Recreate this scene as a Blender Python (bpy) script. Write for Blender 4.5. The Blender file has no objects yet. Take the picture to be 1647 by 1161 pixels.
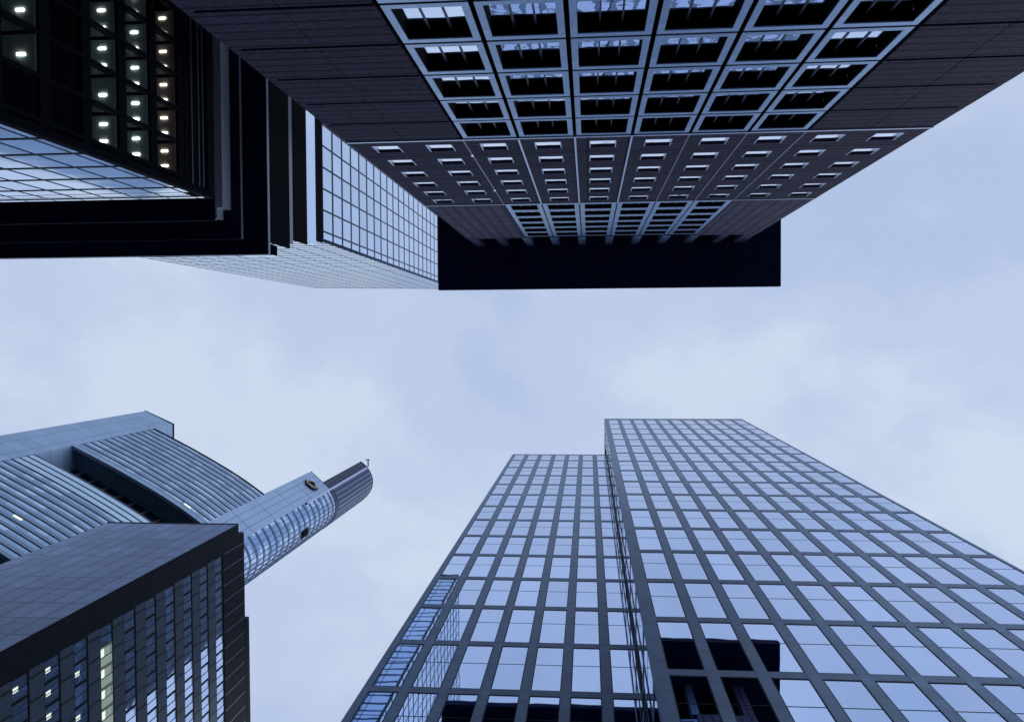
import bpy, bmesh, math, random
from mathutils import Vector, Matrix
random.seed(7)
S = bpy.context.scene
COL = S.collection
EYE = 1.6                                   # camera height; building heights below are measured from the camera

# ------------------------------------------------------------------ camera
CX = Vector((0.9961467, -0.0037228, -0.08762364))
CY = Vector((0.00616883, 0.99959833, 0.02766098))
CZ = Vector((0.08748547, -0.02809493, 0.99576954))
right = Vector((CX[0], CY[0], CZ[0])); down = Vector((CX[1], CY[1], CZ[1])); fwd = Vector((CX[2], CY[2], CZ[2]))
cam = bpy.data.cameras.new('camera'); camo = bpy.data.objects.new('camera', cam); COL.objects.link(camo)
cam.sensor_width = 36; cam.lens = 36 * 1400 / 1647; cam.clip_start = 0.1; cam.clip_end = 6000
camo.matrix_world = Matrix.Translation((0, 0, EYE)) @ Matrix((right, -down, -fwd)).transposed().to_4x4()
S.camera = camo

# ------------------------------------------------------------------ sky and sun
SUN_EL, SUN_AZ = math.radians(38), math.radians(60)
w = bpy.data.worlds.new('World'); S.world = w; w.use_nodes = True
nt = w.node_tree; nt.nodes.clear()
N = lambda t: nt.nodes.new(t)
L = nt.links.new
out = N('ShaderNodeOutputWorld'); bg = N('ShaderNodeBackground'); L(bg.outputs[0], out.inputs[0])
sky = N('ShaderNodeTexSky'); sky.sky_type = 'NISHITA'; sky.sun_disc = False
sky.sun_elevation = SUN_EL; sky.sun_rotation = SUN_AZ
tc = N('ShaderNodeTexCoord')
mp = N('ShaderNodeMapping'); mp.inputs['Location'].default_value = (0.32, 1.75, 0.4); mp.inputs['Scale'].default_value = (1.0, 1.25, 1.0)
L(tc.outputs['Generated'], mp.inputs[0])
n1 = N('ShaderNodeTexNoise'); n1.inputs['Scale'].default_value = 2.3; n1.inputs['Detail'].default_value = 7; n1.inputs['Roughness'].default_value = .52; n1.inputs['Distortion'].default_value = .25
n2 = N('ShaderNodeTexNoise'); n2.inputs['Scale'].default_value = 8; n2.inputs['Detail'].default_value = 5; n2.inputs['Roughness'].default_value = .55
L(mp.outputs[0], n1.inputs['Vector']); L(mp.outputs[0], n2.inputs['Vector'])
m1 = N('ShaderNodeMath'); m1.operation = 'MULTIPLY_ADD'; m1.inputs[1].default_value = .3; L(n2.outputs[0], m1.inputs[0]); L(n1.outputs[0], m1.inputs[2])
cr = N('ShaderNodeValToRGB'); cr.color_ramp.interpolation = 'EASE'
cr.color_ramp.elements[0].position = .50; cr.color_ramp.elements[0].color = (.47, .58, .81, 1)
cr.color_ramp.elements[1].position = .80; cr.color_ramp.elements[1].color = (.64, .745, .905, 1)
e = cr.color_ramp.elements.new(.64); e.color = (.54, .64, .86, 1)
L(m1.outputs[0], cr.inputs[0])
sk = N('ShaderNodeMix'); sk.data_type = 'RGBA'; sk.inputs[0].default_value = .93
sm = N('ShaderNodeMix'); sm.data_type = 'RGBA'; sm.blend_type = 'MULTIPLY'; sm.inputs[0].default_value = 1
L(sky.outputs[0], sm.inputs[6]); sm.inputs[7].default_value = (.1, .1, .1, 1)
L(sm.outputs[2], sk.inputs[6]); L(cr.outputs[0], sk.inputs[7]); L(sk.outputs[2], bg.inputs[0]); bg.inputs[1].default_value = 1.0
sl = bpy.data.lights.new('sun', 'SUN'); sl.energy = .5; sl.angle = math.radians(14); sl.color = (1, .95, .9)
so = bpy.data.objects.new('sun', sl); COL.objects.link(so)
d = Vector((math.cos(SUN_EL) * math.cos(math.radians(30)), math.cos(SUN_EL) * math.sin(math.radians(30)), math.sin(SUN_EL)))
so.rotation_euler = d.to_track_quat('Z', 'Y').to_euler()
S.view_settings.view_transform = 'Standard'; S.view_settings.look = 'None'; S.view_settings.exposure = 0; S.view_settings.gamma = 1
try:
    S.cycles.max_bounces = 8; S.cycles.use_denoising = True
except Exception: pass

# ------------------------------------------------------------------ materials
def mat(name, base, rough=.6, metal=0.0, spec=.3, noise=None, bump=None, brick=None, emit=None, coat=0):
    """noise=(scale, amount); bump=(scale, distance); brick=(axis, width, height, mortar, dark, offset)"""
    m = bpy.data.materials.new(name); m.use_nodes = True
    t = m.node_tree; b = t.nodes['Principled BSDF']; lk = t.links.new
    b.inputs['Base Color'].default_value = (*base, 1); b.inputs['Roughness'].default_value = rough
    b.inputs['Metallic'].default_value = metal; b.inputs['Specular IOR Level'].default_value = spec
    if emit:
        b.inputs['Emission Color'].default_value = (*emit[:3], 1); b.inputs['Emission Strength'].default_value = emit[3]
    tcn = t.nodes.new('ShaderNodeTexCoord'); col = None
    if noise:
        nz = t.nodes.new('ShaderNodeTexNoise'); nz.inputs['Scale'].default_value = noise[0]; nz.inputs['Detail'].default_value = 6; nz.inputs['Roughness'].default_value = .65
        lk(tcn.outputs['Object'], nz.inputs['Vector'])
        mr = t.nodes.new('ShaderNodeMapRange'); mr.inputs[1].default_value = .3; mr.inputs[2].default_value = .7
        mr.inputs[3].default_value = 1 - noise[1]; mr.inputs[4].default_value = 1 + noise[1]
        lk(nz.outputs[0], mr.inputs[0])
        mx = t.nodes.new('ShaderNodeMix'); mx.data_type = 'RGBA'; mx.blend_type = 'MULTIPLY'; mx.inputs[0].default_value = 1
        mx.inputs[6].default_value = (*base, 1); lk(mr.outputs[0], mx.inputs[7]); col = mx.outputs[2]
    if brick:
        ax, bw, bh, mo, dark, off = brick[:6]; vr = brick[6] if len(brick) > 6 else .06
        sp = t.nodes.new('ShaderNodeSeparateXYZ'); lk(tcn.outputs['Object'], sp.inputs[0])
        cb = t.nodes.new('ShaderNodeCombineXYZ'); lk(sp.outputs[ax], cb.inputs[0]); lk(sp.outputs[2], cb.inputs[1])
        br = t.nodes.new('ShaderNodeTexBrick'); br.offset = off; br.inputs['Scale'].default_value = 1
        br.inputs['Brick Width'].default_value = bw; br.inputs['Row Height'].default_value = bh; br.inputs['Mortar Size'].default_value = mo
        br.inputs['Mortar Smooth'].default_value = .1
        br.inputs['Color1'].default_value = (1 - vr, 1 - vr, 1 - vr, 1); br.inputs['Color2'].default_value = (1 + vr, 1 + vr, 1 + vr, 1); br.inputs['Mortar'].default_value = (dark, dark, dark, 1)
        lk(cb.outputs[0], br.inputs['Vector'])
        mx2 = t.nodes.new('ShaderNodeMix'); mx2.data_type = 'RGBA'; mx2.blend_type = 'MULTIPLY'; mx2.inputs[0].default_value = 1
        if col: lk(col, mx2.inputs[6])
        else: mx2.inputs[6].default_value = (*base, 1)
        lk(br.outputs[0], mx2.inputs[7]); col = mx2.outputs[2]
    if name in ('mirror_glass', 'pale_curtain_glass', 'blue_window_glass', 'teal_glass'):    # panes are never all alike
        o2 = t.nodes.new('ShaderNodeObjectInfo'); m2 = t.nodes.new('ShaderNodeMapRange'); m2.inputs[3].default_value = .88; m2.inputs[4].default_value = 1.03
        lk(o2.outputs['Random'], m2.inputs[0]); x2 = t.nodes.new('ShaderNodeMix'); x2.data_type = 'RGBA'; x2.blend_type = 'MULTIPLY'; x2.inputs[0].default_value = 1
        x2.inputs[6].default_value = (*base, 1); lk(m2.outputs[0], x2.inputs[7]); col = x2.outputs[2]
    if col: lk(col, b.inputs['Base Color'])
    if bump:
        nb = t.nodes.new('ShaderNodeTexNoise'); nb.inputs['Scale'].default_value = bump[0]; nb.inputs['Detail'].default_value = 1.5
        oi = t.nodes.new('ShaderNodeObjectInfo'); va = t.nodes.new('ShaderNodeVectorMath'); va.operation = 'MULTIPLY_ADD'
        lk(oi.outputs['Random'], va.inputs[0]); va.inputs[1].default_value = (31, 17, 23); lk(tcn.outputs['Object'], va.inputs[2])
        lk(va.outputs[0], nb.inputs['Vector'])
        bp = t.nodes.new('ShaderNodeBump'); bp.inputs['Strength'].default_value = 1; bp.inputs['Distance'].default_value = bump[1]
        lk(nb.outputs[0], bp.inputs['Height']); lk(bp.outputs[0], b.inputs['Normal'])
    return m

def pane_mix(name, cols, axis_dir, cell, zcell, rough=.12, metal=1.0, emit_frac=0):
    """glass band whose panes differ: blinds up, down, dark"""
    m = mat(name, cols[0], rough, metal)
    t = m.node_tree; lk = t.links.new; b = t.nodes['Principled BSDF']
    tcn = t.nodes.new('ShaderNodeTexCoord')
    dt = t.nodes.new('ShaderNodeVectorMath'); dt.operation = 'DOT_PRODUCT'; dt.inputs[1].default_value = axis_dir; lk(tcn.outputs['Object'], dt.inputs[0])
    sp = t.nodes.new('ShaderNodeSeparateXYZ'); lk(tcn.outputs['Object'], sp.inputs[0])
    def fl(sock, k):
        a = t.nodes.new('ShaderNodeMath'); a.operation = 'DIVIDE'; a.inputs[1].default_value = k; lk(sock, a.inputs[0])
        f = t.nodes.new('ShaderNodeMath'); f.operation = 'FLOOR'; lk(a.outputs[0], f.inputs[0]); return f.outputs[0]
    cb = t.nodes.new('ShaderNodeCombineXYZ'); lk(fl(dt.outputs['Value'], cell), cb.inputs[0]); lk(fl(sp.outputs[2], zcell), cb.inputs[1])
    wn = t.nodes.new('ShaderNodeTexWhiteNoise'); wn.noise_dimensions = '2D'; lk(cb.outputs[0], wn.inputs['Vector'])
    ra = t.nodes.new('ShaderNodeValToRGB'); ra.color_ramp.interpolation = 'CONSTANT'
    el = ra.color_ramp.elements; el[0].position = 0; el[0].color = (*cols[0], 1); el[1].position = .55; el[1].color = (*cols[1], 1)
    if len(cols) > 2:
        q = el.new(.8); q.color = (*cols[2], 1)
    lk(wn.outputs[0], ra.inputs[0]); lk(ra.outputs[0], b.inputs['Base Color'])
    return m

M = {}
M['granite'] = mat('granite', (.062, .058, .108), .8, 0, .12, noise=(3.5, .45), brick=(0, 60, .78, .085, .35, 0, .1))
M['granite_side'] = mat('granite_side', (.068, .060, .100), .8, 0, .12, noise=(2.5, .28), brick=(1, 1.03, .775, .03, .45, 0))
M['granite_fine'] = mat('granite_fine', (.115, .105, .175), .8, 0, .12, noise=(2.5, .3), brick=(0, 1.03, 1.93, .13, .5, 0, .12))
M['seam'] = mat('seam', (.006, .006, .01), .9, 0, .05)
M['black'] = mat('black_soffit', (.018, .024, .075), .9, 0, .05, noise=(.4, .3))
M['steel'] = mat('blue_grey_aluminium', (.37, .51, .70), .42, .85, noise=(3, .12), brick=(0, 3.1, 1.3, .012, .6, 0))
M['strip'] = mat('bright_metal_strip', (.55, .62, .78), .35, .9)
M['mull2'] = mat('dark_mullion', (.10, .13, .18), .5, .5)
M['mull'] = mat('mullion_metal', (.22, .27, .36), .4, .7)
M['room'] = mat('dark_room_glass', (.72, .80, .97), .02, 1, bump=(.9, .012))
M['slotglass'] = mat('slot_glass', (.85, .9, 1.0), .05, 1, bump=(1.2, .01))
M['glassBR'] = mat('mirror_glass', (.53, .66, .91), .012, 1, bump=(.4, .0024))
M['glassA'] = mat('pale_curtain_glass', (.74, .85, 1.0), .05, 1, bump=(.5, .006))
M['glassB'] = mat('teal_glass', (.44, .61, .84), .04, 1, bump=(.5, .006))
M['gasket'] = mat('dark_gasket', (.012, .016, .028), .6, 0, .2)
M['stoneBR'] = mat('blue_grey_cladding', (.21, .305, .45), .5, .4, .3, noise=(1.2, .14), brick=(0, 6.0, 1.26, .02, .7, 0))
M['stoneBR_shaded'] = mat('blue_grey_cladding_shaded', (.10, .14, .22), .5, .45, .3, noise=(1.2, .14), brick=(1, 6.0, 1.26, .02, .7, 0))  # same cladding coloured darker, to dim its reflection in the slate block
M['spandBR'] = mat('spandrel_cladding', (.18, .26, .39), .5, .4, .3, noise=(1.5, .14))
M['navy'] = mat('dark_anodised_metal', (.005, .008, .015), .8, 0, .06, noise=(.8, .3))
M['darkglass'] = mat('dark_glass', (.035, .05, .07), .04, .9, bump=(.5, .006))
M['lineA'] = mat('dark_curtain_wall_bar', (.05, .075, .12), .5, .4)
M['lineB'] = mat('grey_curtain_wall_bar', (.10, .15, .27), .95, 0, .05)
M['fascia_sheen'] = mat('pale_fascia_sheen', (.80, .87, .98), .6, .1)  # matt pale colour painted in for sky reflections on the narrow strips
M['csoff'] = mat('recess_lining', (.16, .24, .34), .7, noise=(.2, .2))
M['ceil'] = mat('office_ceiling', (.75, .95, .95), .8, noise=(.6, .2))
M['ceilwarm'] = mat('office_ceiling_warm', (.75, .64, .55), .8, noise=(.6, .2))
M['lamp'] = mat('ceiling_light', (1, 1, 1), .5, emit=(1, 1, .93, 5))
M['lampsmall'] = mat('small_lamp', (1, 1, 1), .5, emit=(.9, .95, 1, .5))
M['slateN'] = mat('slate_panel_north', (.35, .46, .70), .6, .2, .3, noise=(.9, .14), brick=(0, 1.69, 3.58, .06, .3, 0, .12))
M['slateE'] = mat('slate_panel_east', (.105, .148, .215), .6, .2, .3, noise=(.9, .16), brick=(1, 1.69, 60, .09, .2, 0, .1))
M['slateD'] = mat('slate_panel_dark', (.013, .018, .033), .7, .1, .15, noise=(.9, .3))
M['joint'] = mat('light_joint', (.20, .23, .31), .5, .5)
M['winD'] = mat('blue_window_glass', (.60, .74, .96), .04, 1, bump=(.8, .006))
M['litD'] = mat('lit_office', (.5, .5, .4), .7, emit=(.50, .64, .56, .34))
M['litS'] = mat('lit_office_strip', (.6, .6, .5), .7, emit=(.9, 1, .85, .9))
M['cband'] = mat('pale_metal_panel', (.42, .57, .78), .5, .45, .3, noise=(.12, .08), brick=(0, 3.4, 3.9, .10, .72, 0))
M['cspan'] = mat('pale_metal_spandrel', (.28, .385, .54), .5, .5, .3, noise=(.15, .1))
M['cspan2'] = mat('blue_spandrel', (.13, .19, .33), .5, .4, .3, noise=(.15, .1))
M['cdark'] = mat('dark_groove', (.02, .028, .05), .6, .2, .2)
M['cpane'] = pane_mix('office_panes', [(.24, .36, .52), (.36, .49, .68), (.48, .61, .78)], (.866, .5, 0), 1.9, 4.0)
M['ccurve'] = pane_mix('curved_office_panes', [(.26, .42, .66), (.62, .75, .95), (.42, .58, .85)], (.3, 1, 0), 1.3, 3.9)
M['cext'] = mat('dark_louvre', (.06, .075, .14), .6, .2, .25, noise=(.2, .25))
M['pale'] = mat('pale_guard_glass', (.48, .64, .78), .15, .9)
M['gold'] = mat('gold_emblem', (.50, .44, .24), .5, .3)
M['asphalt'] = mat('asphalt', (.05, .05, .052), .9, noise=(3, .2))
M['pave'] = mat('paving', (.16, .155, .15), .85, noise=(2, .15))
M['paint'] = mat('road_paint', (.75, .75, .72), .7)
M['soil'] = mat('city_ground', (.07, .07, .07), .9, noise=(.05, .2))

# ------------------------------------------------------------------ mesh building
class Frame:
    """a vertical facade plane: s runs along e, z up, d outward along n"""
    def __init__(s, ox, oy, ex, ey, nx, ny):
        s.o = Vector((ox, oy, 0)); s.e = Vector((ex, ey, 0)).normalized(); s.n = Vector((nx, ny, 0)).normalized()
    def p(s, a, z, d=0): return s.o + s.e * a + s.n * d + Vector((0, 0, z))

class MB:
    def __init__(s): s.v = []; s.f = []; s.mi = []; s.mats = []
    def m(s, name):
        if name not in s.mats: s.mats.append(name)
        return s.mats.index(name)
    def hexa(s, P, m):
        b = len(s.v); s.v += [tuple(p) for p in P]; k = s.m(m)
        for f in ((0, 1, 2, 3), (7, 6, 5, 4), (0, 4, 5, 1), (1, 5, 6, 2), (2, 6, 7, 3), (3, 7, 4, 0)):
            s.f.append([b + i for i in f]); s.mi.append(k)
    def fb(s, F, a0, a1, z0, z1, d0, d1, m):
        s.hexa([F.p(a0, z0, d0), F.p(a1, z0, d0), F.p(a1, z0, d1), F.p(a0, z0, d1), F.p(a0, z1, d0), F.p(a1, z1, d0), F.p(a1, z1, d1), F.p(a0, z1, d1)], m)
    def box(s, x0, x1, y0, y1, z0, z1, m):
        s.hexa([Vector(q) for q in ((x0, y0, z0), (x1, y0, z0), (x1, y1, z0), (x0, y1, z0), (x0, y0, z1), (x1, y0, z1), (x1, y1, z1), (x0, y1, z1))], m)
    def prism(s, pts, z0, z1, m):
        b = len(s.v); n = len(pts); k = s.m(m)
        s.v += [(p[0], p[1], z0) for p in pts] + [(p[0], p[1], z1) for p in pts]
        s.f.append([b + i for i in range(n)][::-1]); s.mi.append(k)
        s.f.append([b + n + i for i in range(n)]); s.mi.append(k)
        for i in range(n):
            j = (i + 1) % n; s.f.append([b + i, b + j, b + n + j, b + n + i]); s.mi.append(k)
    def strip(s, pts, z0, z1, d0, d1, m, side=1):
        """a band following a plan polyline, offset outward from d0 to d1"""
        ns = []
        for i in range(len(pts)):
            a = Vector(pts[max(i - 1, 0)]); b = Vector(pts[min(i + 1, len(pts) - 1)]); t = (b - a).normalized()
            ns.append(Vector((t.y, -t.x)) * side)
        for i in range(len(pts) - 1):
            q = []
            for z in (z0, z1):
                for (j, dd) in ((i, d0), (i + 1, d0), (i + 1, d1), (i, d1)):
                    p = Vector(pts[j]) + ns[j] * dd; q.append((p.x, p.y, z))
            s.hexa([Vector(x) for x in q], m)
    def build(s, name, parent=None, loc=None, mesh_only=False, label=None):
        me = bpy.data.meshes.new(name); me.from_pydata(s.v, [], s.f)
        for k in s.mats: me.materials.append(M[k])
        me.polygons.foreach_set('material_index', s.mi)
        bm = bmesh.new(); bm.from_mesh(me); bmesh.ops.recalc_face_normals(bm, faces=bm.faces); bm.to_mesh(me); bm.free()
        if mesh_only: return me
        return put(me, name, parent, loc, label)

def put(me, name, parent=None, loc=None, label=None):
    o = bpy.data.objects.new(name, me); COL.objects.link(o)
    l = Vector(loc) if loc else Vector((0, 0, 0))
    if parent is not None:
        o.parent = parent
        if parent.type == 'EMPTY': l = l - Vector(parent.location) + Vector((0, 0, EYE))
        o.location = l
    else: o.location = l + Vector((0, 0, EYE))
    if label: o['label'] = label
    return o

def thing(name, label, cat, x, y):
    o = bpy.data.objects.new(name, None); COL.objects.link(o); o.location = (x, y, 0)
    o['label'] = label; o['category'] = cat; return o

def proj(P):
    c = CX * P[0] + CY * P[1] + CZ * P[2]
    if c.z < .1: return None
    return 823.5 + 1400 * c.x / c.z, 580.5 + 1400 * c.y / c.z
def shown(F, a0, a1, z0, z1):
    """pixels this facade rectangle covers in the photograph"""
    q = [proj(F.p(a, z)) for a, z in ((a0, z0), (a1, z0), (a1, z1), (a0, z1))]
    if None in q: return 0
    cx = sum(t[0] for t in q) / 4; cy = sum(t[1] for t in q) / 4
    if not (-30 < cx < 1677 and -30 < cy < 1191): return 0
    A = 0
    for i in range(4):
        A += q[i][0] * q[(i + 1) % 4][1] - q[(i + 1) % 4][0] * q[i][1]
    return abs(A) / 2

def windows(root, specs, cap=100, name='window', rest='more_windows'):
    """specs: (frame, a0, a1, z0, z1, builder); builder(F, loc-free) returns [(part name, MB)...], the first one is the window itself.
    The cap largest in the picture become parts, the rest one object."""
    sp = sorted(specs, key=lambda q: -shown(q[0], *q[1:5]))
    ind, oth = sp[:cap], sp[cap:]
    cache = {}
    for F, a0, a1, z0, z1, bld in ind:
        c = F.p(a0, z0)
        key = (id(F), round(a1 - a0, 3), round(z1 - z0, 3), bld)
        if key not in cache:
            G = Frame(0, 0, F.e.x, F.e.y, F.n.x, F.n.y)
            cache[key] = [(n, mb.build(n, mesh_only=True)) for n, mb in bld(G, 0, a1 - a0, 0, z1 - z0)]
        parts = cache[key]
        wo = put(parts[0][1], parts[0][0], root, c)
        for n, me in parts[1:]:
            o = bpy.data.objects.new(n, me); COL.objects.link(o); o.parent = wo
    if oth:
        big = MB()
        for F, a0, a1, z0, z1, bld in oth:
            for n, mb in bld(F, a0, a1, z0, z1):
                b = len(big.v); big.v += mb.v
                km = [big.m(k) for k in mb.mats]
                big.f += [[b + i for i in f] for f in mb.f]; big.mi += [km[k] for k in mb.mi]
        o = big.build(rest, root); o['kind'] = 'stuff'; o['label'] = 'remaining smaller windows of the same building'

# ------------------------------------------------------------------ ground
def flat(name, x0, x1, y0, y1, z0, z1, m):
    mb = MB(); mb.box(x0, x1, y0, y1, z0 - EYE, z1 - EYE, m); o = mb.build(name); o['kind'] = 'structure'; return o
flat('ground', -3000, 3000, -3000, 3000, -1, -.13, 'soil')
flat('road', -400, 400, -4.5, 9.5, -.126, 0, 'asphalt')
flat('pavement', -400, 400, -60, -4.5, -.12, .13, 'pave')
flat('pavement', -400, 400, 9.5, 70, -.12, .13, 'pave')
mb = MB()
for i in range(-20, 20): mb.box(i * 9, i * 9 + 4, 2.42, 2.56, .004 - EYE, .008 - EYE, 'paint')
o = mb.build('road_marking'); o['kind'] = 'structure'

# ------------------------------------------------------------------ 1. granite office tower with black overhanging roof
R = thing('granite_tower', 'dark granite office tower with a black overhanging flat roof and silver window grid', 'building', 2.4, -24)
FG = Frame(0, -10.92, 1, 0, 0, 1)
ZB = -EYE + .1
XL, XR = -13.45, 18.15
bays = [-6.9 + 3.1 * k for k in range(7)]
mb = MB(); mb.box(XL + .35, XR - .35, -38, -12.3, ZB, 104.9, 'seam'); mb.build('core', R)
# side walls of granite
mb = MB(); mb.box(XL, XL + .34, -38, -10.93, ZB, 97, 'granite_side'); mb.box(XR - .34, XR, -38, -10.93, ZB, 97, 'granite_side'); mb.build('side_wall', R)
# front granite, floor by floor with open dark joints
mb = MB()
J = .12
z = 47.9
rows1 = []
k = 0
while z - 3.9 * (k + 1) > ZB: rows1.append((z - 3.9 * (k + 1), z - 3.9 * k)); k += 1
for (z0, z1) in rows1:
    for a0, a1 in ((XL, -10.17), (-10.13, bays[0] - .12), (bays[6] + .12, 14.92), (14.96, XR)):
        mb.fb(FG, a0, a1, z0 + J, z1 - J, -.3, 0, 'granite')
for z0, z1 in rows1:
    if z0 < 18:
        mb.fb(FG, bays[0] + .12, bays[6] - .12, z0 + J, z1 - J, -.3, -.02, 'granite')
rows2 = [(48.15 + 3.9 * k, 48.15 + 3.9 * (k + 1)) for k in range(6)]
SH, SW = 1.78, 1.5
for z0, z1 in rows2:
    xs = [-5.35 + 3.1 * k for k in range(-2, 8)]
    zc = z0 + .98
    edges = [XL]
    for x in xs: edges += [x - SW / 2, x + SW / 2]
    edges.append(XR)
    mb.fb(FG, XL, XR, z0 + .03, zc, -.3, 0, 'granite')
    mb.fb(FG, XL, XR, zc + SH, z1 - .03, -.3, 0, 'granite')
    for i in range(0, len(edges), 2):
        mb.fb(FG, edges[i], edges[i + 1], zc, zc + SH, -.3, 0, 'granite')
Z3 = 71.75
for (a0, a1) in ((XL, bays[0] - .1), (bays[6] + .1, XR)):
    mb.fb(FG, a0, a1, Z3 + .1, 96.6, -.3, .0, 'granite_fine')
mb.build('granite_cladding', R)
# metal strips
for za, zb in ((47.93, 48.13), (Z3 - .17, Z3 + .03)):
    mb = MB(); mb.fb(FG, XL, XR, za, zb, -.2, .055, 'strip'); mb.build('horizontal_strip', R)
for i, x in enumerate(bays):
    wd = .055 if i in (1, 2, 3) else .035
    mb = MB(); mb.fb(FG, x - wd, x + wd, 48.14, Z3 - .18, .002, .07 if i in (1, 2, 3) else .02, 'strip' if i in (1, 2, 3) else 'mull'); mb.build('vertical_strip', R)
for zz in (52.0, 64.5):
    mb = MB(); mb.fb(FG, bays[0] - .05, bays[0] + .07, zz, zz + .12, .035, .12, 'lampsmall'); mb.build('wall_lamp', R)
# top piers that run on to the roof
mb_specs = [(x - .42, x + .42, 'steel') for x in bays] + [(XL, XL + 1.2, 'granite_fine'), (-10.35, -9.45, 'granite_fine'), (14.45, 15.35, 'granite_fine'), (XR - 1.2, XR, 'granite_fine')]
for a0, a1, m_ in mb_specs:
    mb = MB(); mb.fb(FG, a0, a1, 96.62, 104.9, -1.3, -.02, m_); mb.build('top_pier', R)
mb = MB(); mb.box(-18.2, 22.58, -40, -5.75, 105, 106.1, 'black'); mb.build('overhanging_roof', R)
# windows
def win_big(F, a0, a1, z0, z1, rec=.395, fr=.26, fz=.34):
    """aluminium frame round a deep recess with a three pane window at its back"""
    f = MB()
    f.fb(F, a0, a0 + fr, z0, z1, -.05, 0, 'steel'); f.fb(F, a1 - fr, a1, z0, z1, -.05, 0, 'steel')
    f.fb(F, a0 + fr, a1 - fr, z0, z0 + fz, -.05, 0, 'steel'); f.fb(F, a0 + fr, a1 - fr, z1 - fz, z1, -.05, 0, 'steel')
    r = MB()
    i0, i1, j0, j1 = a0 + fr, a1 - fr, z0 + fz, z1 - fz
    r.fb(F, i0 - .1, i0 - .002, j0, j1, -rec, -.051, 'seam'); r.fb(F, i1 + .002, i1 + .1, j0, j1, -rec, -.051, 'seam')
    r.fb(F, i0, i1, j0 - .1, j0 - .002, -rec, -.051, 'seam'); r.fb(F, i0, i1, j1 + .002, j1 + .1, -rec - .1, -.051, 'seam')
    g = MB(); g.fb(F, i0, i1, j0, j1, -rec - .06, -rec, 'room')
    mu = MB()
    wd = (i1 - i0) / 3
    for k in (1, 2):
        x = i0 + wd * k
        mu.fb(F, x - .035, x + .035, j0, j1 - .02, -rec + .002, -rec + .045, 'mull2')
    mu.fb(F, i0, i1, j0 + .0, j0 + .07, -rec + .003, -rec + .1, 'mull')
    return [('window', g), ('window_frame', f), ('window_reveal', r), ('mullion', mu)]
def win_top(F, a0, a1, z0, z1): return win_big(F, a0, a1, z0, z1, .3, .38, .56)
def win_slot(F, a0, a1, z0, z1):
    g = MB(); g.fb(F, a0, a1, z0, z1, -.28, -.10, 'slotglass')
    f = MB(); t = .05
    f.fb(F, a0, a0 + t, z0, z1 - .02, -.098, .02, 'strip'); f.fb(F, a1 - t, a1, z0, z1 - .02, -.098, .02, 'strip')
    f.fb(F, a0 + t, a1 - t, z0, z0 + .09, -.098, .02, 'strip')
    return [('window', g), ('window_frame', f)]
specs = []
for (z0, z1) in rows1:
    if z0 >= 18:
        for i in range(6): specs.append((FG, bays[i] + .09, bays[i + 1] - .09, z0 + .09, z1 - .09, win_big))
windows(R, specs, 60, rest='lower_windows')
specs = []
for z0, z1 in rows2:
    for k in range(-2, 8):
        x = -5.35 + 3.1 * k; specs.append((FG, x - SW / 2, x + SW / 2, z0 + .98, z0 + .98 + SH, win_slot))
windows(R, specs, 100)
specs = []
for k in range(6):
    z0 = Z3 + .3 + 3.88 * k
    for i in range(6): specs.append((FG, bays[i] + .05, bays[i + 1] - .05, z0, z0 + 3.84, win_top))
windows(R, specs, 36)

# ------------------------------------------------------------------ 2. mirror glass tower in two wings
R = thing('mirror_glass_tower', 'blue grey tower of two stepped wings with a regular grid of tall mirror windows', 'building', 10, 32)
def win_br(F, a0, a1, z0, z1):
    g = MB(); g.fb(F, a0, a1, z0, z1, -.25, -.03, 'glassBR')
    f = MB(); t = .055
    f.fb(F, a0, a0 + t, z0, z1, -.029, -.012, 'gasket'); f.fb(F, a1 - t, a1, z0, z1, -.029, -.012, 'gasket')  # dark ring also stands in for the recess shadow round the pane
    f.fb(F, a0 + t, a1 - t, z0, z0 + t, -.029, -.012, 'gasket'); f.fb(F, a0 + t, a1 - t, z1 - t * 2, z1, -.029, -.012, 'gasket')
    zc = z0 + (z1 - z0) * .56
    f.fb(F, a0 + t, a1 - t, zc - .03, zc + .03, -.029, -.022, 'gasket')
    return [('window', g), ('window_frame', f)]
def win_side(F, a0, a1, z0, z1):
    g = MB(); g.fb(F, a0, a1, z0, z1, -.25, -.085, 'darkglass'); return [('window', g)]  # glass coloured dark so this side reflects dimly in the slate block
def wing(F, w_, top, wins, pier_mat, row0, rows, pitch=7.566, sp=.72, extra_top=0):
    """wins: list of (a0,a1) window openings"""
    out_ = []
    ed = [0]
    for a0, a1 in wins: ed += [a0, a1]
    ed.append(w_)
    mbp = []
    for i in range(0, len(ed), 2):
        p = MB(); p.fb(F, ed[i], ed[i + 1], ZB, top, -.4, 0, pier_mat); p.build('pier', R)
    zc = [row0 + pitch * k for k in range(-5, rows) if row0 + pitch * k < top - 2] + [top - sp / 2]
    for j, z in enumerate(zc):
        p = MB()
        for a0, a1 in wins: p.fb(F, a0, a1, z - sp / 2, z + sp / 2, -.4, -.008, 'spandBR')
        p.build('spandrel', R)
    for j in range(len(zc) - 1):
        for a0, a1 in wins:
            z0, z1 = zc[j] + sp / 2, zc[j + 1] - sp / 2
            if z0 > 4 and z1 - z0 > 1: out_.append((F, a0, a1, z0, z1, win_br))
    return out_
XC = 2.9
FR = Frame(XC, 15.4, 1, 0, 0, -1); FLW = Frame(-12.76, 19.7, 1, 0, 0, -1)
FRET = Frame(XC, 15.802, 0, 1, -1, 0); FLS = Frame(-12.76, 20.102, 0, 1, -1, 0)
WR = [(.69 + 2.26 * k, .69 + 2.26 * k + 1.71) for k in range(11)]
WL = [(.46 + 2.25 * k, .46 + 2.25 * k + 1.70) for k in range(6)] + [(14.0, 15.6)]
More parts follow.
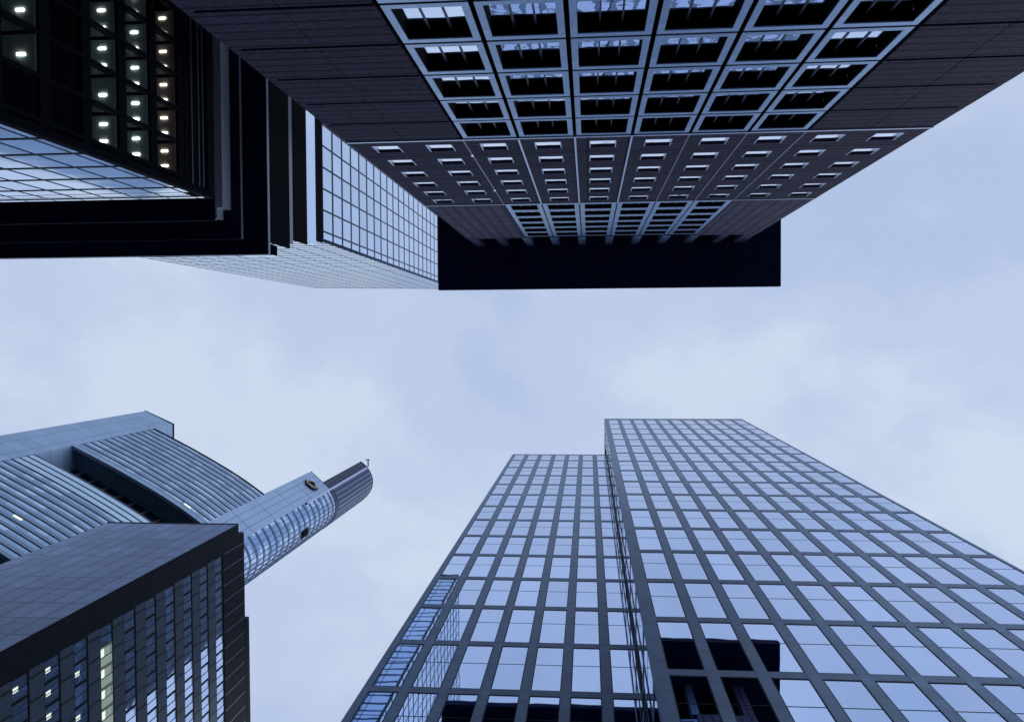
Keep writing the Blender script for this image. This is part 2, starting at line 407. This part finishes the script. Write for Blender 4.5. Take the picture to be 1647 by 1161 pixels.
mb = MB(); mb.box(XC + .41, 28.1, 15.81, 49.9, ZB, 163.5, 'gasket'); mb.box(-12.3, XC + .4, 20.12, 49.8, ZB, 145.3, 'gasket')
mb.box(XC + .02, 28.15, 15.42, 50.3, 163.51, 163.72, 'spandBR'); mb.box(-12.74, XC - .02, 19.72, 50.3, 145.31, 145.5, 'spandBR'); mb.build('core', R)
sp = wing(FR, 25.25, 163.7, WR, 'stoneBR', 40.04, 17)
sp += wing(FLW, 15.62, 145.48, WL, 'stoneBR', 40.04, 15)
sp2 = wing(FRET, 3.896, 163.6, [(.12, 1.85), (2.05, 3.78)], 'stoneBR_shaded', 40.04, 17)
sp2 = [q for q in sp2]; sp3 = wing(FLS, 30.3, 145.4, [(.74 + 2.26 * k, .74 + 2.26 * k + 1.60) for k in range(13)], 'stoneBR_shaded', 40.04, 15)
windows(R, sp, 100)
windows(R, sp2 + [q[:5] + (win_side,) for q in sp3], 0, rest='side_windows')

# ------------------------------------------------------------------ 3. stepped dark tower with pale curtain wall
R = thing('stepped_glass_tower', 'pale curtain wall tower rising above black stepped jutting floors, left of the granite tower', 'building', -45, -30)
ROOT_ST = R
mb = MB(); mb.box(-95, -33, -70, -12.6, 51, 69.9, 'seam'); mb.build('core', R)
spw = []
R = thing('dark_office_block', 'black office block with lit ceiling lights on one side and pale glass on the other', 'building', -30, -14)
q_ = .62
X0, Y0 = -36.05 * q_, -13.53 * q_
FE = Frame(X0, Y0, 0, -1, 1, 0)          # s grows away from the corner
FN = Frame(X0, Y0, -1, 0, 0, 1)
TOPL = 81.9 * q_
mb = MB(); mb.box(-95, X0 - 3.4, -70, Y0 - .4, ZB, TOPL, 'seam'); mb.box(X0 - 3.39, X0 - .41, -70, Y0 - .4, TOPL - .3, TOPL, 'seam'); mb.build('core', R)
P = 4.87 * q_; PY = 2.9 * q_
slabs = [61.1 * q_ + P * k for k in range(-12, 5)]
# floor slabs on the east side
for z in slabs:
    if z - 1.1 > ZB:
        mb = MB(); mb.fb(FE, .3, 55, z - .70, z, -3.3, 0, 'navy'); mb.build('floor_edge', R)
mb = MB(); mb.fb(FE, .3, 55, 75.9 * q_, TOPL, -3.3, 0, 'navy')
for q in (76.9 * q_, 78.3 * q_, 79.2 * q_): mb.fb(FE, .4, 55, q, q + .12, .002, .1, 'mull')
mb.fb(FE, 0, .35, ZB, TOPL, -.4, .012, 'navy')
mb.build('corner_post', R)
mb = MB()
for k in range(19):
    s_ = .60 + PY * k
    mb.fb(FE, s_ - .09, s_ + .09, ZB, 47.1, -.3, .04, 'navy')
mb.build('vertical_bar', R)
mb = MB(); mb.fb(FE, .4, 54, ZB, 50, -3.39, -3.32, 'seam'); mb.build('inner_wall', R)
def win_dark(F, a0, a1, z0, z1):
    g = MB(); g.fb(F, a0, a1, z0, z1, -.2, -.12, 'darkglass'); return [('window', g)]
def lit_room(warm, n):
    cm = 'ceilwarm' if warm else 'ceil'
    def f(F, a0, a1, z0, z1):
        g = MB(); g.fb(F, a0, a1, z1 - .06, z1 + .01, -3.2, -.14, cm); g.fb(F, a0, a1, z0, z1, -3.28, -3.2, cm)
        ls = []
        for k in range(n):
            s_ = a0 + (a1 - a0) * (k + .5) / n
            l = MB(); l.fb(F, s_ - .045, s_ + .045, z1 - .10, z1 - .062, -.94, -.58, 'lamp'); ls.append(('ceiling_light', l))
        return [('office_ceiling', g)] + ls
    return f
room_a, room_b, room_w = lit_room(False, 2), lit_room(False, 1), lit_room(True, 2)
spw = []; spr = []
litmap = {-2: range(1, 4), 0: range(0, 4), 1: range(0, 5), 2: range(0, 5)}
for k in range(-9, 3):
    z0, z1 = 61.1 * q_ + P * k, 61.1 * q_ + P * (k + 1) - .70
    for j in range(18):
        a0 = (.60 + PY * (j - 1) + .09) if j else .36
        a1 = .60 + PY * j - .09
        jj = j - 1
        if k in litmap and jj in litmap[k]:
            if (k, jj) in ((0, 1), (-2, 3)): b_ = room_b
            else: b_ = room_w if k == 2 else (room_b if k == -2 else room_a)
            spr.append((FE, a0, a1, z0, z1, b_))
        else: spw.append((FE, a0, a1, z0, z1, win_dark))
# pale curtain wall, street side
mb = MB()
for z in slabs:
    mb.fb(FN, 0, 58, z - .09, z + .09, -.3, -.012, 'lineA')
mb.fb(FN, 0, 58, 48.49, 48.6, -.3, -.034, 'lineA'); mb.fb(FN, 0, 58, 49.41, 49.48, -.3, -.034, 'lineA')
mb.build('transom', R)
mb = MB()
for k in range(20): mb.fb(FN, .91 + PY * k - .035, .91 + PY * k + .035, ZB, 49.4, -.3, -.018, 'lineA')
mb.build('curtain_wall_bar', R)
def win_teal(F, a0, a1, z0, z1):
    g = MB(); g.fb(F, a0, a1, z0, z1, -.2, -.04, 'glassB'); return [('window', g)]
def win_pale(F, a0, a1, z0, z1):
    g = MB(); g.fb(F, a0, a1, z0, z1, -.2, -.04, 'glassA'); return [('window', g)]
zz = [z for z in slabs if z > 20] + [48.55, 49.45, TOPL - .1]
for i in range(len(zz) - 1):
    for k in range(20):
        a0 = 0.02 if k == 0 else .91 + PY * (k - 1)
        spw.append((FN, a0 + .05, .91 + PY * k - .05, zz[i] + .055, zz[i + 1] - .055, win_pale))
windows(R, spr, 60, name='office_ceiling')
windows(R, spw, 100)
R = ROOT_ST; spw = []
# jutting floors
def jut(x, y, z0, z1, back=-70, face='navy', xl=-80, edge=None):
    mb = MB(); mb.box(xl, x, back, y, z0, z1, face)
    mb.box(xl, x + .003, back, y + .003, z0 - .004, z0 + .03, 'black')
    if edge: mb.fb(Frame(x, y, 0, -1, 1, 0), .0, 50, z0 + .04, z0 + edge, .004, .03, 'fascia_sheen'); mb.fb(Frame(x, y, -1, 0, 0, 1), .0, 45, z0 + .04, z0 + edge, .004, .03, 'mull')
    mb.build('jutting_floor', R)
jut(-30.76, -9.81, 69.95, 71.66, edge=.32)
jut(-29.3, -8.45, 71.72, 72.35, edge=.45)
jut(-27.22, -7.19, 72.4, 72.92, edge=.5)
mb = MB(); mb.box(-34, -30.1, -60, -10.85, 69.96, 71.67, 'fascia_sheen'); mb.box(-30.75, -30.6, -10.84, -9.95, 69.97, 71.2, 'fascia_sheen'); mb.build('glass_return', R)  # glass strips given a pale matt colour instead of a real sky reflection
mb = MB(); mb.box(-34, -30.11, -60, -10.9, 71.675, 72.39, 'navy'); mb.build('dark_band', R)
mb = MB(); mb.box(-80, -30, -8.0, -7.21, 72.93, 73.75, 'glassA'); mb.box(-29.99, -27.24, -8.1, -7.21, 72.93, 74.7, 'glassA'); mb.build('podium_glass', R)
mb = MB()
for q in (73.15, 73.45): mb.fb(Frame(-27.24, -7.21, -1, 0, 0, 1), 0, 52, q, q + .07, 0.002, .02, 'lineB')
mb.build('podium_bar', R)
for y, z0, z1, m_ in ((-8.2, 72.95, 77.9, 'navy'), (-8.65, 77.91, 78.75, 'fascia_sheen'), (-9.05, 78.76, 82.9, 'navy'), (-9.4, 82.91, 85.6, 'glassA'), (-9.75, 85.61, 87.75, 'navy')):  # the matt pale band has its reflected sky painted into the colour
    mb = MB(); mb.box(-56, -27.2, -60, y, z0, z1, m_)
    mb.fb(Frame(-27.2, y, -1, 0, 0, 1), .02, 28, z0 + .05, z1 - .05, .003, .03, 'glassA')
    zq = z0 + .9
    while zq < z1: mb.fb(Frame(-27.2, y, -1, 0, 0, 1), .02, 28, zq, zq + .14, .032, .05, 'lineB'); zq += 1.8
    mb.build('upper_band' if m_ == 'navy' else 'pale_band', R)
# upper tower
HA = 178.8
TX, TY = -27.2, -9.93
FA = Frame(TX, TY, 0, -1, 1, 0); ex, ey = -30.2, -.55
FB = Frame(TX, TY, ex, ey, -ey, 30.2) if False else Frame(TX, TY, ex, ey, ey, -ex)
LB = math.hypot(ex, ey)
mb = MB()
mb.prism([(TX - .3, TY - .35), (TX + ex + .1, TY + ey - .35), (TX + ex + .1, -60), (TX - .3, -60)], 87.9, HA - .1, 'seam')
mb.prism([(TX, TY), (TX + ex, TY + ey), (TX + ex, -60), (TX, -60)], 87.77, 88.0, 'black')
mb.prism([(TX - .05, TY - .05), (TX + ex, TY + ey - .05), (TX + ex, -60), (TX - .05, -60)], HA - .09, HA + .2, 'lineA')
mb.build('core', R)
fl = [88.0 + 3.63 * k for k in range(25)] + [HA]
spt = []
for i in range(len(fl) - 1):
    for k in range(22):
        a0 = 0 if k == 0 else 1.07 + 2.2 * (k - 1)
        spt.append((FA, a0 + .07, 1.07 + 2.2 * k - .07, fl[i] + .14, fl[i + 1] - .14, win_pale))
zf = [88.0 + 2.42 * k for k in range(38)]
mb = MB()
for z in fl: mb.fb(FA, 0, 49, z - .2, z + .2, -.28, -.01, 'lineA')
mb.build('transom', R)
mb = MB()
for k in range(23): mb.fb(FA, max(0, 1.07 + 2.2 * (k - 1) - .09), 1.07 + 2.2 * (k - 1) + .09 if k else .09, 88.0, HA, -.28, -.012, 'lineA')
mb.build('curtain_wall_bar', R)
for i in range(len(zf) - 1):
    for k in range(11):
        w_ = LB / 11
        spt.append((FB, w_ * k + .06, w_ * (k + 1) - .06, zf[i] + .28, zf[i + 1] - .28, win_teal))
mb = MB()
for z in zf: mb.fb(FB, 0, LB, z - .27, z + .27, -.28, -.034, 'lineB')
mb.build('transom', R)
mb = MB()
for k in range(12): mb.fb(FB, LB / 11 * k - .05, LB / 11 * k + .05, 88.4, HA, -.28, -.028, 'lineB')
mb.build('curtain_wall_bar', R)
windows(R, spt, 100)

# ------------------------------------------------------------------ 4. pale tall tower with rounded corner shafts
R = thing('rounded_tower', 'tall pale blue ribbed tower with a dark recess and gold emblem on its corner shaft', 'building', -90, 40)
FC = [(-103.9, 21.4), (-99.1, 23.75), (-92.8, 27.0), (-85.2, 31.3), (-80.7, 34.2), (-76.9, 37.0)]
def resample(pts, n):
    seg = [math.dist(pts[i], pts[i + 1]) for i in range(len(pts) - 1)]; T = sum(seg); o_ = []
    for k in range(n + 1):
        t = T * k / n; i = 0
        while i < len(seg) - 1 and t > seg[i]: t -= seg[i]; i += 1
        u = t / seg[i]; o_.append((pts[i][0] * (1 - u) + pts[i + 1][0] * u, pts[i][1] * (1 - u) + pts[i + 1][1] * u))
    return o_
def smooth(pts, it=2):
    for _ in range(it):
        q = [pts[0]]
        for i in range(len(pts) - 1):
            a, b = pts[i], pts[i + 1]
            q += [(a[0] * .75 + b[0] * .25, a[1] * .75 + b[1] * .25), (a[0] * .25 + b[0] * .75, a[1] * .25 + b[1] * .75)]
        q.append(pts[-1]); pts = q
    return pts
FCs = resample(smooth(FC), 20)
inn = [(x - .5 * 6 + .0, y + .866 * 6) for x, y in FCs]
back = [(-88, 70), (-118, 62)]
def body(z0, z1, pts, m_):
    b_ = MB(); b_.prism([(p[0] - .3, p[1] + .5) for p in pts] + [(-86, 58), (-112, 45)], z0, z1, m_); return b_
for (z0, z1) in ((ZB, 106), (119, 150.9), (167.7, 199.8)): body(z0, z1, FCs, 'cdark').build('office_core', R)
body(151.0, 154.0, FCs, 'cdark').build('garden_floor', R)
for (z0, z1) in ((106, 119), (154, 167.7)):
    b_ = MB(); b_.prism([(p[0] - .5 * 4.6, p[1] + .866 * 4.6) for p in FCs] + [(-86, 58), (-112, 45)], z0, z1, 'cdark')
    b_.build('sky_garden_wall', R)
    b_ = MB()
    for i in range(1, 20, 2):
        p = (FCs[i][0] - .5 * 4.45, FCs[i][1] + .866 * 4.45); b_.fb(Frame(p[0], p[1], .866, .5, .5, -.866), -.12, .12, z0, z1 - .02, 0, .5, 'strip')
    b_.build('garden_post', R)
    b_ = MB(); b_.prism([(p[0] - .1, p[1] + .17) for p in FCs] + [(FCs[-1][0] - 2.3, FCs[-1][1] + 4), (FCs[0][0] - 2.3, FCs[0][1] + 4)], z1 - .06, z1 - .01, 'csoff'); b_.build('garden_soffit', R)
def ribs(z0, z1, pitch, wh, lit):
    n = int(round((z1 - z0) / pitch))
    for k in range(n):
        a = z0 + (z1 - z0) * k / n; b = z0 + (z1 - z0) * (k + 1) / n
        h_ = b - a
        p = MB(); p.strip(FCs, a, a + h_ * (1 - wh) - .22, -.5, 0, 'cspan'); p.build('spandrel', R)
        p = MB(); p.strip(FCs, a + h_ * (1 - wh), b - .22, -.5, -.12, 'cpane')
        for (kk, s0, s1) in lit:
            if kk == k: p.strip(FCs[s0:s1], a + h_ * (1 - wh) + .15, a + h_ * (1 - wh) + .8, -.11, -.06, 'litS')
        p.build('window_band', R)
        p = MB(); p.strip(FCs, a + h_ * (1 - wh) - .22, a + h_ * (1 - wh), -.5, -.3, 'cdark'); p.strip(FCs, b - .22, b, -.5, -.3, 'cdark'); p.build('groove', R)
ribs(167.9, 199.8, 2.66, .5, [(0, 16, 18), (1, 14, 15)])
ribs(119.3, 148.2, 2.4, .52, [(2, 9, 10), (1, 3, 5), (4, 9, 11), (6, 5, 6)])
b_ = MB(); b_.strip(FCs, 199.82, 200.1, -.6, .04, 'cdark'); b_.build('roof_edge', R)
b_ = MB(); b_.strip(FCs, 148.3, 154.6, -.3, -.1, 'pale'); 
for z in (148.3, 150.4, 152.5, 154.6): b_.strip(FCs, z - .08, z + .08, -.3, 0, 'mull')
b_.build('garden_guard', R)
b_ = MB(); b_.strip(FCs, 166.7, 167.85, -.6, .06, 'cband'); b_.build('garden_lintel', R)
# left pylon
b_ = MB(); b_.prism([(-111, 18.05), (-103.9, 21.35), (-103.9, 25), (-104.5, 34), (-113, 30)], ZB, 209.4, 'cband'); b_.build('corner_shaft', R)
b_ = MB(); b_.prism([(-111.2, 17.9), (-103.7, 21.25), (-103.75, 25.1), (-104.5, 34.2), (-113.2, 30)], 209.42, 209.8, 'cdark'); b_.build('parapet', R)
# right shaft
Lp, Bp = (-76.9, 37.0), (-71.7, 41.75)
ARC = smooth([Bp, (-70.2, 44.2), (-69.65, 46.7), (-70.3, 49.4), (-72.1, 51.8), (-74.9, 53.8), (-78.5, 55.8)], 2)
HS, HE = 234.9, 275.7
b_ = MB(); b_.prism([(Lp[0] - .5, Lp[1] + .2), (Bp[0] - .5, Bp[1] + .3)] + [(p[0] - .45, p[1]) for p in ARC] + [(-84, 52), (-82, 42)], ZB, HS - .5, 'cdark'); b_.build('core', R)
dx, dy = Bp[0] - Lp[0], Bp[1] - Lp[1]; FSH = Frame(Lp[0], Lp[1], dx, dy, dy, -dx); LS = math.hypot(dx, dy)
M['cflat'] = mat('pale_flat_panel', (.46, .61, .82), .5, .45, .3, noise=(.12, .07))
b_ = MB()
nc = 4
for i in range(nc):
    zz_ = ZB
    while zz_ < HS:
        z1 = min(zz_ + 13.0, HS)
        b_.fb(FSH, LS * i / nc + .04, LS * (i + 1) / nc - .04, zz_ + .08, z1 - .08, -.4, 0, 'cflat'); zz_ += 13.0
b_.build('flat_face', R)
b_ = MB(); b_.fb(FSH, -.05, LS + .02, HS, HS + .3, -.5, .05, 'cdark'); b_.build('parapet', R)
zz_ = 60.0; 
fls = []
while zz_ < HS - 2: fls.append(zz_); zz_ += 3.9
for z in fls:
    b_ = MB(); b_.strip(ARC, z, z + .95, -.4, -.05, 'cspan2'); b_.build('spandrel', R)
    b_ = MB(); b_.strip(ARC, z + .97, min(z + 3.88, HS), -.4, -.12, 'ccurve'); b_.build('window_band', R)
b_ = MB()
A2 = resample(ARC, 16)
for i in range(1, 16):
    p = A2[i]; t = Vector((A2[i + 1][0] - A2[i - 1][0], A2[i + 1][1] - A2[i - 1][1])); b_.fb(Frame(p[0], p[1], t.x, t.y, t.y, -t.x), -.05, .05, 60, HS, -.2, .03, 'cspan2')
b_.build('curtain_wall_bar', R)
p = A2[5]; q = A2[7]; b_ = MB(); b_.fb(Frame(p[0], p[1], q[0] - p[0], q[1] - p[1], q[1] - p[1], p[0] - q[0]), 0, 1.9, 206.6, 210.4, -.2, .3, 'seam'); b_.build('dark_opening', R)
# dark top part of the shaft
Qp = (-73.7, 40.0)
b_ = MB(); b_.prism([Qp, (Bp[0] - .1, Bp[1])] + ARC[1:] + [(-80, 50)], HS - .3, HE, 'cext'); b_.build('plant_storey', R)
b_ = MB(); b_.strip(ARC[:3], HS - 20, HE - 1, .02, .25, 'strip'); b_.build('bright_edge', R)
b_ = MB()
for i in range(2, len(ARC) - 3, 2): b_.strip(ARC[i:i + 2], HS + 2, HE - .5, .01, .1, 'cspan2')
b_.build('louvre', R)
b_ = MB(); b_.prism([Qp, Bp] + ARC[1:] + [(-80, 50)], HE + .01, HE + .6, 'seam'); b_.build('parapet', R)
b_ = MB(); b_.box(-71.6, -71.3, 39.6, 41.8, HE + .6, HE + 1.0, 'seam'); b_.box(-71.6, -71.3, 39.6, 39.9, HE + 1, HE + 2.2, 'seam'); b_.box(-72.6, -71.3, 39.6, 39.9, HE + 2.0, HE + 2.2, 'seam'); b_.build('roof_crane', R)
# emblem on the flat face
def onface(px, py, dd=.12):
    v = Vector(((px - 823.5), (py - 580.5), 1400)); r = Vector((v.dot(CX), v.dot(CY), v.dot(CZ)))
    pl = FSH.o; t = pl.dot(FSH.n) / r.dot(FSH.n); return r * t + FSH.n * dd
def poly(mb, pts, m_, th):
    pts = [(350 + (x - 350) * .76, 585 + (y - 585) * .76) for x, y in pts]
    A = [onface(470 + x / 11.607, 730 + y / 11.607, .03) for x, y in pts]; B = [a + FSH.n * th for a in A]
    b = len(mb.v); n = len(A); mb.v += [tuple(a) for a in A] + [tuple(a) for a in B]; k = mb.m(m_)
    mb.f.append([b + i for i in range(n)]); mb.mi.append(k); mb.f.append([b + n + i for i in range(n)]); mb.mi.append(k)
    for i in range(n): mb.f.append([b + i, b + (i + 1) % n, b + n + (i + 1) % n, b + n + i]); mb.mi.append(k)
em = MB()
poly(em, [(205, 470), (262, 470), (265, 530), (350, 610), (420, 640), (500, 660), (495, 695), (420, 695), (335, 655), (215, 545)], 'gold', .35)
poly(em, [(255, 478), (330, 478), (425, 535), (400, 560), (330, 520), (265, 515)], 'gold', .34)
poly(em, [(405, 530), (440, 530), (495, 640), (490, 665), (435, 662), (412, 585)], 'gold', .36)
em.build('gold_emblem', R)
em = MB()
poly(em, [(196, 470), (210, 470), (222, 545), (340, 655), (420, 690), (500, 685), (505, 705), (415, 712), (330, 672), (208, 558)], 'cdark', .5)
poly(em, [(262, 508), (330, 512), (415, 545), (428, 660), (415, 655), (400, 556), (325, 526), (264, 522)], 'cdark', .45)
em.build('emblem_edge', R)

# ------------------------------------------------------------------ 5. slate clad office block
R = thing('slate_office_block', 'dark slate panelled office block with some lit window columns, in front of the ribbed tower', 'building', -46, 35)
K = 1.6387
XE = -39.0; YM = 21.9
FEE = Frame(XE, YM, 0, 1, 1, 0)
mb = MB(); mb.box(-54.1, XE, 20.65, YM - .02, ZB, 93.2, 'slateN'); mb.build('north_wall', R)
mb = MB(); mb.box(-54.2, XE + .03, 20.6, YM - .02, 93.21, 93.5, 'slateD'); mb.box(XE + .002, XE + .05, 20.66, YM - .03, ZB, 93.19, 'slateD'); mb.build('wall_end', R)
mb = MB(); mb.box(-54, XE - .5, YM, 60, ZB, 94.8, 'slateD'); mb.box(-54, XE, YM, 60, 94.8, 95.05, 'slateD'); mb.build('core', R)
YW = 1.15
mb = MB(); mb.fb(FEE, 0, YW, ZB, 94.79, -.45, -.01, 'slateD'); mb.fb(FEE, YW, 38, 89.35, 94.79, -.45, 0, 'slateD'); mb.build('attic', R)
mb = MB()
for k in range(23): 
    if YW + 1.69 * k < 37: mb.fb(FEE, YW + 1.69 * k - .04, YW + 1.69 * k + .04, 89.35, 94.7, 0.002, .04, 'joint')
mb.build('attic_joint', R)
mb = MB(); mb.box(-54, XE + .02, 31.9, 60, 95.06, 96.15, 'slateD'); mb.build('roof_storey', R)
def win_d(F, a0, a1, z0, z1):
    g = MB(); g.fb(F, a0, a1, z0, z1, -.3, -.05, 'winD')
    f = MB(); c = (a0 + a1) / 2
    f.fb(F, a0, a0 + .07, z0, z1, -.049, -.01, 'gasket'); f.fb(F, a1 - .07, a1, z0, z1, -.049, -.01, 'gasket')
    f.fb(F, c - .035, c + .035, z0, z1, -.049, -.03, 'gasket'); f.fb(F, a0 + .07, c - .035, z1 - .28, z1 - .22, -.049, -.035, 'mull')
    f.fb(F, a0, a1, z0 - .02, z0 + .05, -.049, -.012, 'gasket'); f.fb(F, a0, a1, z1 - .08, z1 + .02, -.049, -.012, 'gasket')
    return [('window', g), ('window_frame', f)]
def win_l(F, a0, a1, z0, z1):
    r = win_d(F, a0, a1, z0, z1); g = MB(); g.fb(F, a0, a1, z0, z1, -.3, -.05, 'litD')
    g.fb(F, a0 + .1, (a0 + a1) / 2 - .06, z0 + .15, z0 + .6, -.048, -.04, 'litS'); return [('window', g), r[1]]
def win_s(F, a0, a1, z0, z1):
    r = win_d(F, a0, a1, z0, z1); rr = random.Random(int(a0 * 10 + z0)); u = rr.random() * .6
    r[0][1].fb(F, a0 + .1 + u, a0 + .45 + u, z0 + .2, z0 + .75, -.048, -.04, 'litS'); return r
sp = []
for k in range(22):
    z0 = 87.3 - 3.58 * k
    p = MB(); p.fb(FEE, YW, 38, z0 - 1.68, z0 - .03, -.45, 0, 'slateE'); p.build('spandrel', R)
    for j in range(21):
        a0 = YW + 1.69 * j
        b_ = win_d
        if k == 6: b_ = win_l if j > 0 else win_d
        if k == 8 or (k == 7 and j % 2) or (k == 9 and j % 3 == 0): b_ = win_s
        sp.append((FEE, a0 + .03, a0 + 1.66, z0, z0 + 1.85, b_))
windows(R, sp, 100)
SC = .964
R.scale = (SC, SC, SC); R.location = (R.location.x * SC, R.location.y * SC, EYE * (1 - SC))
